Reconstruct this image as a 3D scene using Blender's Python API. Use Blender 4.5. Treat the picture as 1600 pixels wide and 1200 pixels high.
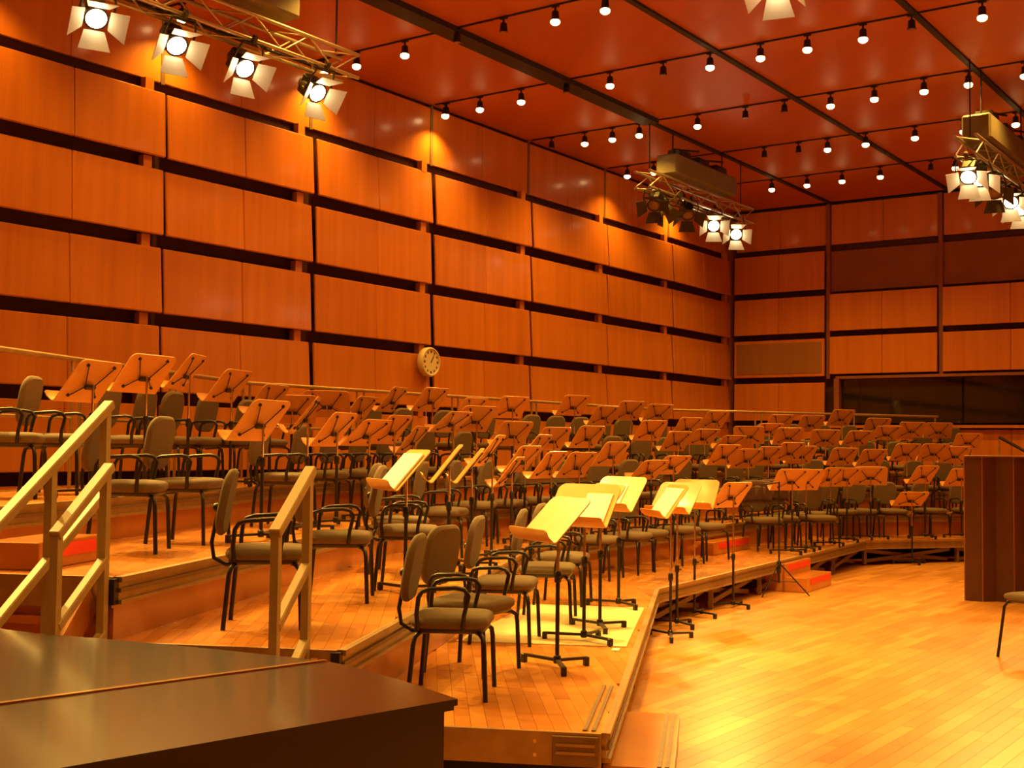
import bpy, math, random
from mathutils import Vector, Matrix
random.seed(7)
for o in list(bpy.data.objects): bpy.data.objects.remove(o)
SC = bpy.context.scene; COL = SC.collection
# ------------------------------------------------------------------ camera
EYE = Vector((0, 0, 1.85))
RIGHT = Vector((0.81618, 0.57769, 0.01169)); DOWN = Vector((-0.01981, 0.04819, -0.99864)); FWD = Vector((-0.57746, 0.81484, 0.05077))
cam = bpy.data.cameras.new('camera'); cam_o = bpy.data.objects.new('camera', cam); COL.objects.link(cam_o)
m = Matrix.Identity(4)
for i in range(3):
    m[i][0] = RIGHT[i]; m[i][1] = -DOWN[i]; m[i][2] = -FWD[i]; m[i][3] = EYE[i]
cam_o.matrix_world = m
cam.sensor_width = 36; cam.lens = 1950 * 36 / 1600; cam.clip_start = .05; cam.clip_end = 200
SC.camera = cam_o
# ------------------------------------------------------------------ world and exposure
W = bpy.data.worlds.new('hall_world'); SC.world = W; W.use_nodes = True
W.node_tree.nodes['Background'].inputs[0].default_value = (.02, .01, .004, 1)
W.node_tree.nodes['Background'].inputs[1].default_value = .3
SC.view_settings.view_transform = 'Standard'; SC.view_settings.look = 'None'
SC.view_settings.exposure = 0.0; SC.view_settings.gamma = 1; SC.view_settings.use_curve_mapping = False
LAMP = (1.0, .48, .06)          # warm halogen as the camera saw it
SPOT_W = 155.0                  # one ceiling track spot
FRES_W = 560.0                 # one stage lantern
# ------------------------------------------------------------------ materials
def mat(name, col, rough=.5, metal=0, spec=.5, coat=0):
    M = bpy.data.materials.new(name); M.use_nodes = True
    b = M.node_tree.nodes['Principled BSDF']
    b.inputs['Base Color'].default_value = (*col, 1); b.inputs['Roughness'].default_value = rough
    b.inputs['Metallic'].default_value = metal; b.inputs['Specular IOR Level'].default_value = spec
    b.inputs['Coat Weight'].default_value = coat; b.inputs['Coat Roughness'].default_value = .12
    return M
def nd(M, t, **k):
    n = M.node_tree.nodes.new(t)
    for a, v in k.items(): setattr(n, a, v)
    return n
def lk(M, a, b): M.node_tree.links.new(a, b)
def math_n(M, op, a, b=None):
    n = nd(M, 'ShaderNodeMath', operation=op)
    for i, v in enumerate((a, b)):
        if v is None: continue
        if isinstance(v, (int, float)): n.inputs[i].default_value = v
        else: lk(M, v, n.inputs[i])
    return n.outputs[0]
def wall_wood(name, c1, c2, rough=.32, coat=.3, band=7.0):
    """cherry veneer: vertical bands and fine vertical grain"""
    M = mat(name, c1, rough, coat=coat); b = M.node_tree.nodes['Principled BSDF']
    g = nd(M, 'ShaderNodeNewGeometry'); s = nd(M, 'ShaderNodeSeparateXYZ'); lk(M, g.outputs['Position'], s.inputs[0])
    u = math_n(M, 'ADD', s.outputs[0], s.outputs[1])
    oi = nd(M, 'ShaderNodeObjectInfo')
    c = nd(M, 'ShaderNodeCombineXYZ'); lk(M, u, c.inputs[0]); lk(M, math_n(M, 'MULTIPLY', s.outputs[2], .03), c.inputs[1])
    lk(M, math_n(M, 'MULTIPLY', oi.outputs['Random'], 9), c.inputs[2])
    n1 = nd(M, 'ShaderNodeTexNoise'); n1.inputs['Scale'].default_value = band; n1.inputs['Detail'].default_value = 1; lk(M, c.outputs[0], n1.inputs['Vector'])
    n2 = nd(M, 'ShaderNodeTexNoise'); n2.inputs['Scale'].default_value = 45; n2.inputs['Detail'].default_value = 3; lk(M, c.outputs[0], n2.inputs['Vector'])
    f = math_n(M, 'ADD', math_n(M, 'MULTIPLY', n1.outputs[0], .8), math_n(M, 'MULTIPLY', n2.outputs[0], .35))
    f = math_n(M, 'ADD', f, math_n(M, 'MULTIPLY', oi.outputs['Random'], .2))
    r = nd(M, 'ShaderNodeValToRGB'); lk(M, f, r.inputs[0])
    r.color_ramp.elements[0].position = .38; r.color_ramp.elements[0].color = (*c2, 1)
    r.color_ramp.elements[1].position = .9; r.color_ramp.elements[1].color = (*c1, 1)
    lk(M, r.outputs[0], b.inputs['Base Color'])
    return M
def plank_wood(name, cols, rough=.28, coat=.25, scale=3.0, amp=1.0):
    """parquet: each board its own shade, grain along the board's length (local x)"""
    M = mat(name, cols[0], rough, coat=coat); b = M.node_tree.nodes['Principled BSDF']
    g = nd(M, 'ShaderNodeNewGeometry'); oi = nd(M, 'ShaderNodeObjectInfo')
    rnd = math_n(M, 'FRACT', math_n(M, 'ADD', g.outputs['Random Per Island'], math_n(M, 'MULTIPLY', oi.outputs['Random'], 7.31)))
    n1 = nd(M, 'ShaderNodeTexNoise'); n1.inputs['Scale'].default_value = scale; n1.inputs['Detail'].default_value = 4
    mp = nd(M, 'ShaderNodeMapping'); mp.inputs['Scale'].default_value = (1, 1, 1); lk(M, g.outputs['Position'], mp.inputs[0]); lk(M, mp.outputs[0], n1.inputs['Vector'])
    f = math_n(M, 'ADD', math_n(M, 'MULTIPLY', rnd, .75 * amp), math_n(M, 'MULTIPLY', n1.outputs[0], .45))
    r = nd(M, 'ShaderNodeValToRGB'); lk(M, f, r.inputs[0])
    e = r.color_ramp.elements; e[0].position = .1; e[0].color = (*cols[0], 1); e[1].position = 1.0; e[1].color = (*cols[2], 1)
    q = r.color_ramp.elements.new(.55); q.color = (*cols[1], 1)
    lk(M, r.outputs[0], b.inputs['Base Color'])
    rr = math_n(M, 'ADD', rough - .06, math_n(M, 'MULTIPLY', n1.outputs[0], .14)); lk(M, rr, b.inputs['Roughness'])
    return M
def noisy(name, c1, c2, rough, scale, metal=0, bump=0, coat=0):
    M = mat(name, c1, rough, metal, coat=coat); b = M.node_tree.nodes['Principled BSDF']
    tc = nd(M, 'ShaderNodeTexCoord'); n1 = nd(M, 'ShaderNodeTexNoise'); n1.inputs['Scale'].default_value = scale; n1.inputs['Detail'].default_value = 4
    lk(M, tc.outputs['Object'], n1.inputs['Vector'])
    r = nd(M, 'ShaderNodeValToRGB'); lk(M, n1.outputs[0], r.inputs[0])
    r.color_ramp.elements[0].position = .3; r.color_ramp.elements[0].color = (*c1, 1); r.color_ramp.elements[1].position = .7; r.color_ramp.elements[1].color = (*c2, 1)
    lk(M, r.outputs[0], b.inputs['Base Color'])
    if bump:
        bp = nd(M, 'ShaderNodeBump'); bp.inputs['Strength'].default_value = bump; bp.inputs['Distance'].default_value = .004
        lk(M, n1.outputs[0], bp.inputs['Height']); lk(M, bp.outputs[0], b.inputs['Normal'])
    return M
def emis(name, col, s):
    M = mat(name, (0, 0, 0)); b = M.node_tree.nodes['Principled BSDF']
    b.inputs['Emission Color'].default_value = (*col, 1); b.inputs['Emission Strength'].default_value = s
    return M
MT = dict(
    panel=wall_wood('cherry_panel', (.66, .235, .030), (.52, .165, .018)),
    panel_dim=wall_wood('olive_panel', (.36, .17, .05), (.28, .125, .035), rough=.5),
    ceil=wall_wood('ceiling_veneer', (.46, .115, .018), (.38, .09, .013), rough=.5, coat=0, band=2.0),
    reveal=noisy('dark_stained_reveal', (.055, .012, .006), (.075, .018, .008), .6, 3),
    back=noisy('recess_board', (.24, .085, .03), (.30, .11, .04), .55, 2),
    floor=plank_wood('oak_parquet', [(.47, .195, .040), (.58, .265, .062), (.68, .35, .10)], coat=.1, rough=.32),
    deck=plank_wood('riser_parquet', [(.50, .185, .035), (.62, .25, .05), (.70, .32, .075)], rough=.24),
    kick=noisy('riser_kick_board', (.50, .185, .035), (.58, .22, .045), .25, 4, coat=.3),
    trim=noisy('brass_brown_metal', (.38, .26, .12), (.48, .34, .17), .38, 9, metal=.55),
    iron=noisy('grey_brown_steel', (.20, .13, .07), (.27, .18, .10), .45, 9, metal=.4),
    black=mat('black_powder_coat', (.016, .012, .010), .38),
    blackm=mat('black_matte', (.012, .009, .008), .7),
    beam=mat('black_ceiling_slot', (.016, .012, .010), .65),
    fabric=noisy('grey_brown_upholstery', (.14, .105, .072), (.185, .142, .098), .95, 260, bump=.3),
    chrome=mat('bright_steel_tube', (.72, .62, .50), .22, 1),
    desk=noisy('beech_plywood_desk', (.60, .30, .085), (.68, .36, .11), .35, 6, coat=.2),
    paper=mat('white_paper', (.85, .84, .80), .8),
    rail=noisy('pale_varnished_ash', (.40, .31, .15), (.48, .38, .19), .42, 8),
    piano=mat('black_piano_lacquer', (.012, .008, .006), .25, coat=.5),
    brass=mat('polished_brass', (.85, .62, .28), .2, 1),
    red=mat('red_reflective_tape', (.85, .05, .035), .4),
    clockcase=mat('cream_plastic', (.72, .62, .40), .5), clockface=mat('ivory_dial', (.80, .72, .50), .6), clockink=mat('dark_dial_print', (.08, .05, .03), .6),
    glass=mat('dark_window_glass', (.02, .016, .012), .04, spec=.7),
    truss=mat('aluminium_truss', (.55, .50, .42), .38, .8),
    hoist=noisy('olive_grey_hoist_casing', (.17, .16, .11), (.22, .20, .14), .6, 5),
    door=mat('barn_door_lit_tone', (.52, .50, .43), .45, 0),  # doors of lit lanterns: lens light painted into a paler colour
    doord=mat('barn_door_black', (.05, .045, .035), .5),
    screen=noisy('dark_walnut_screen', (.075, .022, .010), (.10, .032, .014), .42, 5),
    screenedge=mat('lit_walnut_edge', (.26, .11, .045), .45),  # light catching the rib edges, painted as a lighter walnut
    mat=noisy('beige_felt_mat', (.62, .50, .27), (.70, .57, .32), .9, 30, bump=.2),
    plate=mat('white_floor_label', (.8, .78, .7), .6),
    cloth=noisy('dark_jacket_cloth', (.07, .035, .025), (.10, .05, .035), .95, 12),
    bulb=emis('halogen_bulb', (1, .68, .26), 12), lens=emis('lantern_lens', (1, .76, .38), 34), bulboff=mat('unlit_lamp', (.25, .16, .09), .3),
)
# ------------------------------------------------------------------ mesh helpers
class MB:
    def __init__(s): s.v = []; s.f = []; s.sm = []
    def add(s, vs, fs, smooth=False, M=None):
        o = len(s.v); s.v += [tuple((M @ Vector(v)) if M is not None else v) for v in vs]
        s.f += [tuple(i + o for i in f) for f in fs]; s.sm += [smooth] * len(fs)
        return s
    def box(s, c, d, M=None, bev=0):
        x, y, z = c; a, b, h = d[0] / 2, d[1] / 2, d[2] / 2
        if not bev:
            vs = [(x + i * a, y + j * b, z + k * h) for k in (-1, 1) for j in (-1, 1) for i in (-1, 1)]
            return s.add(vs, [(0, 2, 3, 1), (4, 5, 7, 6), (0, 1, 5, 4), (2, 6, 7, 3), (0, 4, 6, 2), (1, 3, 7, 5)], False, M)
        vs = []; e = bev
        for i in (-1, 1):
            for j in (-1, 1):
                for k in (-1, 1):
                    vs += [(x + i * (a - e), y + j * (b - e), z + k * h), (x + i * (a - e), y + j * b, z + k * (h - e)), (x + i * a, y + j * (b - e), z + k * (h - e))]
        def n(i, j, k, t): return (((i > 0) * 2 + (j > 0)) * 2 + (k > 0)) * 3 + t
        fs = []
        for k in (-1, 1): fs.append([n(-1, -1, k, 0), n(1, -1, k, 0), n(1, 1, k, 0), n(-1, 1, k, 0)][::k])
        for j in (-1, 1): fs.append([n(-1, j, -1, 1), n(-1, j, 1, 1), n(1, j, 1, 1), n(1, j, -1, 1)][::j])
        for i in (-1, 1): fs.append([n(i, -1, -1, 2), n(i, 1, -1, 2), n(i, 1, 1, 2), n(i, -1, 1, 2)][::i])
        for i in (-1, 1):
            for j in (-1, 1):
                fs.append([n(i, j, -1, 1), n(i, j, 1, 1), n(i, j, 1, 2), n(i, j, -1, 2)][::-i * j])
        for i in (-1, 1):
            for k in (-1, 1):
                fs.append([n(i, -1, k, 0), n(i, 1, k, 0), n(i, 1, k, 2), n(i, -1, k, 2)][::-i * k])
        for j in (-1, 1):
            for k in (-1, 1):
                fs.append([n(-1, j, k, 0), n(1, j, k, 0), n(1, j, k, 1), n(-1, j, k, 1)][::j * k])
        for i in (-1, 1):
            for j in (-1, 1):
                for k in (-1, 1): fs.append([n(i, j, k, 0), n(i, j, k, 1), n(i, j, k, 2)][::-i * j * k])
        return s.add(vs, fs, False, M)
    def prism(s, poly, z0, z1, M=None):
        n = len(poly)
        ar = sum(poly[i][0] * poly[(i + 1) % n][1] - poly[(i + 1) % n][0] * poly[i][1] for i in range(n))
        if ar < 0: poly = poly[::-1]
        vs = [(p[0], p[1], z0) for p in poly] + [(p[0], p[1], z1) for p in poly]
        fs = [tuple(range(n))[::-1], tuple(range(n, 2 * n))] + [(i, (i + 1) % n, n + (i + 1) % n, n + i) for i in range(n)]
        return s.add(vs, fs, False, M)
    def tube(s, pts, r, n=8, M=None, cap=True):
        P = [Vector(p) for p in pts]; R = r if isinstance(r, (list, tuple)) else [r] * len(P)
        vs = []; t0 = (P[1] - P[0]).normalized(); a = t0.orthogonal().normalized()
        for i, p in enumerate(P):
            t = ((P[min(i + 1, len(P) - 1)] - P[max(i - 1, 0)])).normalized()
            a = (a - t * a.dot(t)).normalized(); b = t.cross(a)
            vs += [tuple(p + (a * math.cos(2 * math.pi * k / n) + b * math.sin(2 * math.pi * k / n)) * R[i]) for k in range(n)]
        fs = [(i * n + k, i * n + (k + 1) % n, (i + 1) * n + (k + 1) % n, (i + 1) * n + k) for i in range(len(P) - 1) for k in range(n)]
        s.add(vs, fs, True, M)
        if cap:
            s.add(vs[:n], [tuple(range(n))[::-1]], False, M); s.add(vs[-n:], [tuple(range(n))], False, M)
        return s
    def lathe(s, prof, n=16, M=None):
        vs = []; L = len(prof)
        for r, z in prof: vs += [(r * math.cos(2 * math.pi * k / n), r * math.sin(2 * math.pi * k / n), z) for k in range(n)]
        fs = [(i * n + k, i * n + (k + 1) % n, (i + 1) * n + (k + 1) % n, (i + 1) * n + k) for i in range(L - 1) for k in range(n)]
        s.add(vs, fs, True, M)
        s.add(vs[:n], [tuple(range(n))[::-1]], False, M); s.add(vs[-n:], [tuple(range(n))], False, M)
        return s
    def mesh(s, name, material):
        me = bpy.data.meshes.new(name); me.from_pydata(s.v, [], s.f); me.update()
        me.polygons.foreach_set('use_smooth', s.sm); me.materials.append(MT[material] if isinstance(material, str) else material)
        return me
    def build(s, name, material, parent=None, loc=(0, 0, 0), rot=(0, 0, 0)):
        return put(name, s.mesh(name, material), parent, loc, rot)
def put(name, me, parent=None, loc=(0, 0, 0), rot=(0, 0, 0), scale=(1, 1, 1)):
    o = bpy.data.objects.new(name, me); COL.objects.link(o); o.location = loc; o.rotation_euler = rot; o.scale = scale
    if parent is not None: o.parent = parent
    return o
def tag(o, label, cat, group=None):
    o['label'] = label; o['category'] = cat
    if group: o['group'] = group
    return o
def thing(name, label, cat, loc=(0, 0, 0), rz=0, group=None):
    return tag(put(name, None, None, loc, (0, 0, rz)), label, cat, group)
def structure(o): o['kind'] = 'structure'; return o
ORD = ['', 'first', 'second', 'third', 'fourth', 'fifth', 'sixth', 'seventh', 'eighth', 'ninth', 'tenth', 'eleventh', 'twelfth', 'thirteenth', 'fourteenth', 'fifteenth', 'sixteenth', 'seventeenth', 'eighteenth', 'nineteenth', 'twentieth']
def ordinal(n):
    if n <= 20: return ORD[n]
    return {20: 'twenty', 30: 'thirty', 40: 'forty'}[n // 10 * 10] + '-' + ORD[n % 10] if n % 10 else {30: 'thirtieth', 40: 'fortieth'}[n]
def clip_poly(poly, quad):
    """Sutherland-Hodgman against a convex counter-clockwise polygon"""
    out = poly
    for i in range(len(quad)):
        a, b = quad[i], quad[(i + 1) % len(quad)]; inp = out; out = []
        if not inp: return []
        def sd(p): return (b[0] - a[0]) * (p[1] - a[1]) - (b[1] - a[1]) * (p[0] - a[0])
        for j in range(len(inp)):
            p, q = inp[j - 1], inp[j]; sp, sq = sd(p), sd(q)
            if (sp >= 0) != (sq >= 0):
                t = sp / (sp - sq); out.append((p[0] + (q[0] - p[0]) * t, p[1] + (q[1] - p[1]) * t))
            if sq >= 0: out.append(q)
    return out
def ccw(q):
    ar = sum(q[i][0] * q[(i + 1) % len(q)][1] - q[(i + 1) % len(q)][0] * q[i][1] for i in range(len(q)))
    return q if ar > 0 else q[::-1]
def area(q): return abs(sum(q[i][0] * q[(i + 1) % len(q)][1] - q[(i + 1) % len(q)][0] * q[i][1] for i in range(len(q)))) / 2
def px(p):
    d = Vector(p) - EYE; z = d.dot(FWD)
    return (800 + 1950 * d.dot(RIGHT) / z, 600 + 1950 * d.dot(DOWN) / z) if z > .1 else (-9999, -9999)
def planks(quad, ang, top, w, l, thick, material, parent, limit, gap=.004):
    """boards over a convex polygon; the `limit` nearest in view become parts, the rest one joined part"""
    quad = ccw(quad); c, s = math.cos(ang), math.sin(ang)
    loc = [(x * c + y * s, -x * s + y * c) for x, y in quad]
    x0, x1 = min(p[0] for p in loc), max(p[0] for p in loc); y0, y1 = min(p[1] for p in loc), max(p[1] for p in loc)
    full = MB().box((0, 0, -thick / 2), (l - gap, w - gap, thick)).mesh('plank', material)
    items = []; nrow = int((y1 - y0) / w) + 1
    for r in range(nrow):
        off = random.uniform(0, l); k = 0
        while x0 - off + k * l < x1:
            a = x0 - off + k * l; b = y0 + r * w; k += 1
            rect = [(a + gap / 2, b + gap / 2), (a + l - gap / 2, b + gap / 2), (a + l - gap / 2, b + w - gap / 2), (a + gap / 2, b + w - gap / 2)]
            cl = clip_poly(rect, loc)
            if len(cl) < 3 or area(cl) < .0015: continue
            whole = area(cl) > area(rect) * .9999
            cx = sum(p[0] for p in cl) / len(cl); cy = sum(p[1] for p in cl) / len(cl)
            wc = (cx * c - cy * s, cx * s + cy * c)
            u, v = px((wc[0], wc[1], top)); vis = -40 < u < 1640 and v < 1260
            items.append((0 if vis else 1, math.hypot(*wc), cl, whole, wc))
    items.sort(key=lambda t: t[:2])
    rest = MB()
    for i, (nv, d, cl, whole, wc) in enumerate(items):
        if i < limit and not nv:
            if whole: put('plank', full, parent, (wc[0], wc[1], top), (0, 0, ang))
            else:
                cx = sum(p[0] for p in cl) / len(cl); cy = sum(p[1] for p in cl) / len(cl)
                MB().prism([(p[0] - cx, p[1] - cy) for p in cl], -thick, 0).build('plank', material, parent, (wc[0], wc[1], top), (0, 0, ang))
        else:
            rest.prism([(p[0] * c - p[1] * s, p[0] * s + p[1] * c) for p in cl], top - thick, top)
    if rest.v:
        o = rest.build('planking', material, parent); o['kind'] = 'stuff'
def recenter(e, loc):
    e.location = loc
    for c in e.children: c.matrix_parent_inverse = Matrix.Translation(-Vector(loc))
# ------------------------------------------------------------------ room shell
XL, XR, YB, YF, H = -13.0, 8.0, 27.09, -6.0, 7.5
JY = [-3.2, -.5, 2.2, 4.9, 7.62, 10.35, 13.05, 15.85, 18.68, 21.4, 24.1, YB]     # column joints of the left wall
JX = [XL, -10.4, -7.75, -4.95, -2.2, .5, 3.2, 5.9, XR]                              # beams over the hall, joints of the back wall
fl = structure(MB().box(((XL + XR) / 2, (YB + YF) / 2, -.07), (XR - XL, YB - YF, .1)).build('floor', 'floor'))
F0, F1, F2, F3 = (-3.34, 5.54), (-6.33, 11.55), (-7.15, 20.15), (-4.6, 23.8)
planks([(-3.2, 2.0), (3.0, 2.0), (3.0, 26.5), (-3.9, 26.5), (-6.9, 20.4), (-6.9, 12.0)], math.pi / 2, 0, .105, .95, .02, 'floor', fl, 300, .002)
wl = structure(MB().box((XL - .1, (YB + YF) / 2, H / 2), (.2, YB - YF, H)).build('wall_left', 'reveal'))
wb = structure(MB().box(((XL + XR) / 2, YB + .3, H / 2), (XR - XL + .4, .2, H)).build('wall_back', 'reveal'))
structure(MB().box((XR + .1, (YB + YF) / 2, H / 2), (.2, YB - YF, H)).build('wall_right', 'panel'))
structure(MB().box(((XL + XR) / 2, YF - .1, H / 2), (XR - XL + .4, .2, H)).build('wall_front', 'panel'))
ce = structure(MB().box(((XL + XR) / 2, (YB + YF) / 2 + .1, H + .16), (XR - XL + .4, YB - YF + .6, .2)).build('ceiling', 'reveal'))
# ceiling panels between the dark slots
for i in range(len(JX) - 1):
    for j in range(len(JY) - 1):
        w, d = JX[i + 1] - JX[i] - .05, JY[j + 1] - JY[j] - .012
        MB().box((0, 0, .03), (w, d, .06), bev=.006).build('ceiling_panel', 'ceil', ce, ((JX[i] + JX[i + 1]) / 2, (JY[j] + JY[j + 1]) / 2, H))
MB().box((0, 0, 0), (.30, 23.7, .10)).build('slot_beam', 'beam', ce, (-10.35, 6.8, H - .03))
for x in (-10.4, -7.75, -4.95):
    MB().box((0, 0, 0), (.085, YB + 5.9, .05)).build('slot_beam', 'beam', ce, (x, (YB - 5.9) / 2, H - .012))
# left wall: rows of tilted cherry panels one metre apart, dark reveals between
random.seed(3)
colw = {}
for j in range(len(JY) - 1):
    y0, y1 = JY[j], JY[j + 1]; L = y1 - y0
    yawt = [.012, -.010, .016, -.006, .014, .004, -.012, .012, -.004, .014, -.014][j % 11]
    for row in range(8):
        zt = 7.5 - row if row else 7.47
        zb = 6.5 if row == 0 else 6.5 - row
        if zb < -.4: continue
        top = zt - (.16 if row else .03); bot = max(zb, .03)
        if top - bot < .2: continue
        gapj = .10 if j in (6, 7) and row else .05
        tilt = 0 if row == 0 else random.uniform(.045, .075)
        for half in (0, 1):
            a = y0 + gapj / 2 + (L - gapj) / 2 * half; b = a + (L - gapj) / 2 - .006
            h = top - bot; yc = (a + b) / 2
            off = .05 if row == 0 else .16
            dx = math.tan(yawt) * (yc - (y0 + y1) / 2) if row else 0
            MB().box((0, 0, 0), (.05, b - a, h), bev=.012 if row else .004).build('panel', 'panel', wl, (XL + off + dx, yc, (top + bot) / 2), (0, -tilt if row else 0, -yawt if row else 0))
        if row and bot > 1:
            MB().box((0, 0, 0), (.10, .13, .17)).build('gap_bracket', 'panel', wl, (XL + .10, y1 - .26, top + .07))
    if j < len(JY) - 2:
        MB().box((0, 0, 0), (.05, .06, 1.0)).build('post', 'iron', wl, (XL + .06, y1, 6.98))
MB().box((0, 0, 0), (.34, .34, H)).build('trim_1', 'back', None, (XL + .02, YB + .06, H / 2)); structure(bpy.data.objects['trim_1'])
# back wall
def bpanel(x0, x1, z0, z1, y=YB, m_='panel', rx=0):
    MB().box((0, 0, 0), (x1 - x0, .05, z1 - z0), bev=.01).build('panel', m_, wb, ((x0 + x1) / 2, y, (z0 + z1) / 2), (rx, 0, 0))
bx = [XL + .19, -10.47, -7.95, -5.05, -2.2, .5, 3.2, 5.9, XR]
for i in range(len(bx) - 1):
    a, b = bx[i] + .06, bx[i + 1] - .06
    mid = (a + b) / 2
    for s0, s1 in ((a, mid - .003), (mid + .003, b)):
        bpanel(s0, s1, 6.54, 7.46, YB + .12)
        if i == 0:
            bpanel(s0, s1, 5.52, 6.40, rx=-.03); bpanel(s0, s1, 4.54, 5.38, rx=-.03); bpanel(s0, s1, 2.54, 3.40, rx=-.03); bpanel(s0, s1, 1.54, 2.40, rx=-.03); bpanel(s0, s1, .5, 1.4)
        else:
            bpanel(s0, s1, 4.56, 5.40, rx=-.03); bpanel(s0, s1, 3.58, 4.43, rx=-.03); bpanel(s0, s1, .3, 2.34)
    if i == 0:
        bpanel(a, b, 3.54, 4.40, m_='panel'); bpanel(a + .06, b - .06, 3.61, 4.33, YB - .012, 'panel_dim')
    else:
        MB().box((0, 0, 0), (b - a + .12, .05, .93), bev=.01).build('recessed_panel', 'back', wb, (mid, YB + .16, 5.93))
        MB().box((0, 0, 0), (b - a + .12, .30, .06)).build('ledge', 'panel', wb, (mid, YB - .02, 2.40))
for x in bx[1:-1]:
    MB().box((0, 0, 0), (.09, .12, 3.98)).build('mullion', 'back', wb, (x, YB + .12, 5.48))
# control-room window in the back wall
w1 = structure(MB().box((0, 0, 0), (13.6, .04, 1.02)).build('window_1', 'blackm', None, (1.1 - 4.55, YB + .18, 2.97)))
for k in range(5):
    MB().box((0, 0, 0), (2.66, .012, .98)).build('window_pane', 'glass', w1, (-5.4 + k * 2.7, -.09, 0), (.0, 0, 0))
MB().box((0, 0, 0), (.12, .26, 1.02)).build('window_frame', 'back', w1, (-6.78, -.12, 0))
MB().box((0, 0, 0), (13.6, .26, .06)).build('window_frame', 'back', w1, (0, -.12, .53))
# ------------------------------------------------------------------ orchestra risers
R0, R1, R2, R3 = (-7.997, 3.227), (-11.4, 10.4), (-11.3, 20.6), (-7.9, 26.2)
ZT = [.4, .77, 1.12, 1.44]; OF = [0, 1.40, 2.67, 3.95, 5.2]
FR = [Vector(p) for p in (F0, F1, F2, F3)]; RR = [Vector(p) for p in (R0, R1, R2, R3)]
FR[3] = FR[3] + (FR[3] - FR[2]) * .25; RR[3] = RR[3] + (RR[3] - RR[2]) * .02
def offs(o): return [a + (b - a) * (o / 5.2) for a, b in zip(FR, RR)]
TN = ['lowest', 'second', 'third', 'top']; SN = ['piano-end', 'middle', 'far-end']
def bar(name, a, b, z, th, hh, material, parent, out=0.0):
    """a straight bar from a to b in plan; out shifts it towards the hall"""
    a, b = Vector(a), Vector(b); d = (b - a); L = d.length; n = Vector((d.y, -d.x)).normalized()
    c = (a + b) / 2 + n * (out + th / 2)
    return MB().box((0, 0, 0), (L, th, hh)).build(name, material, parent, (c.x, c.y, z), (0, 0, math.atan2(d.y, d.x)))
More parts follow.
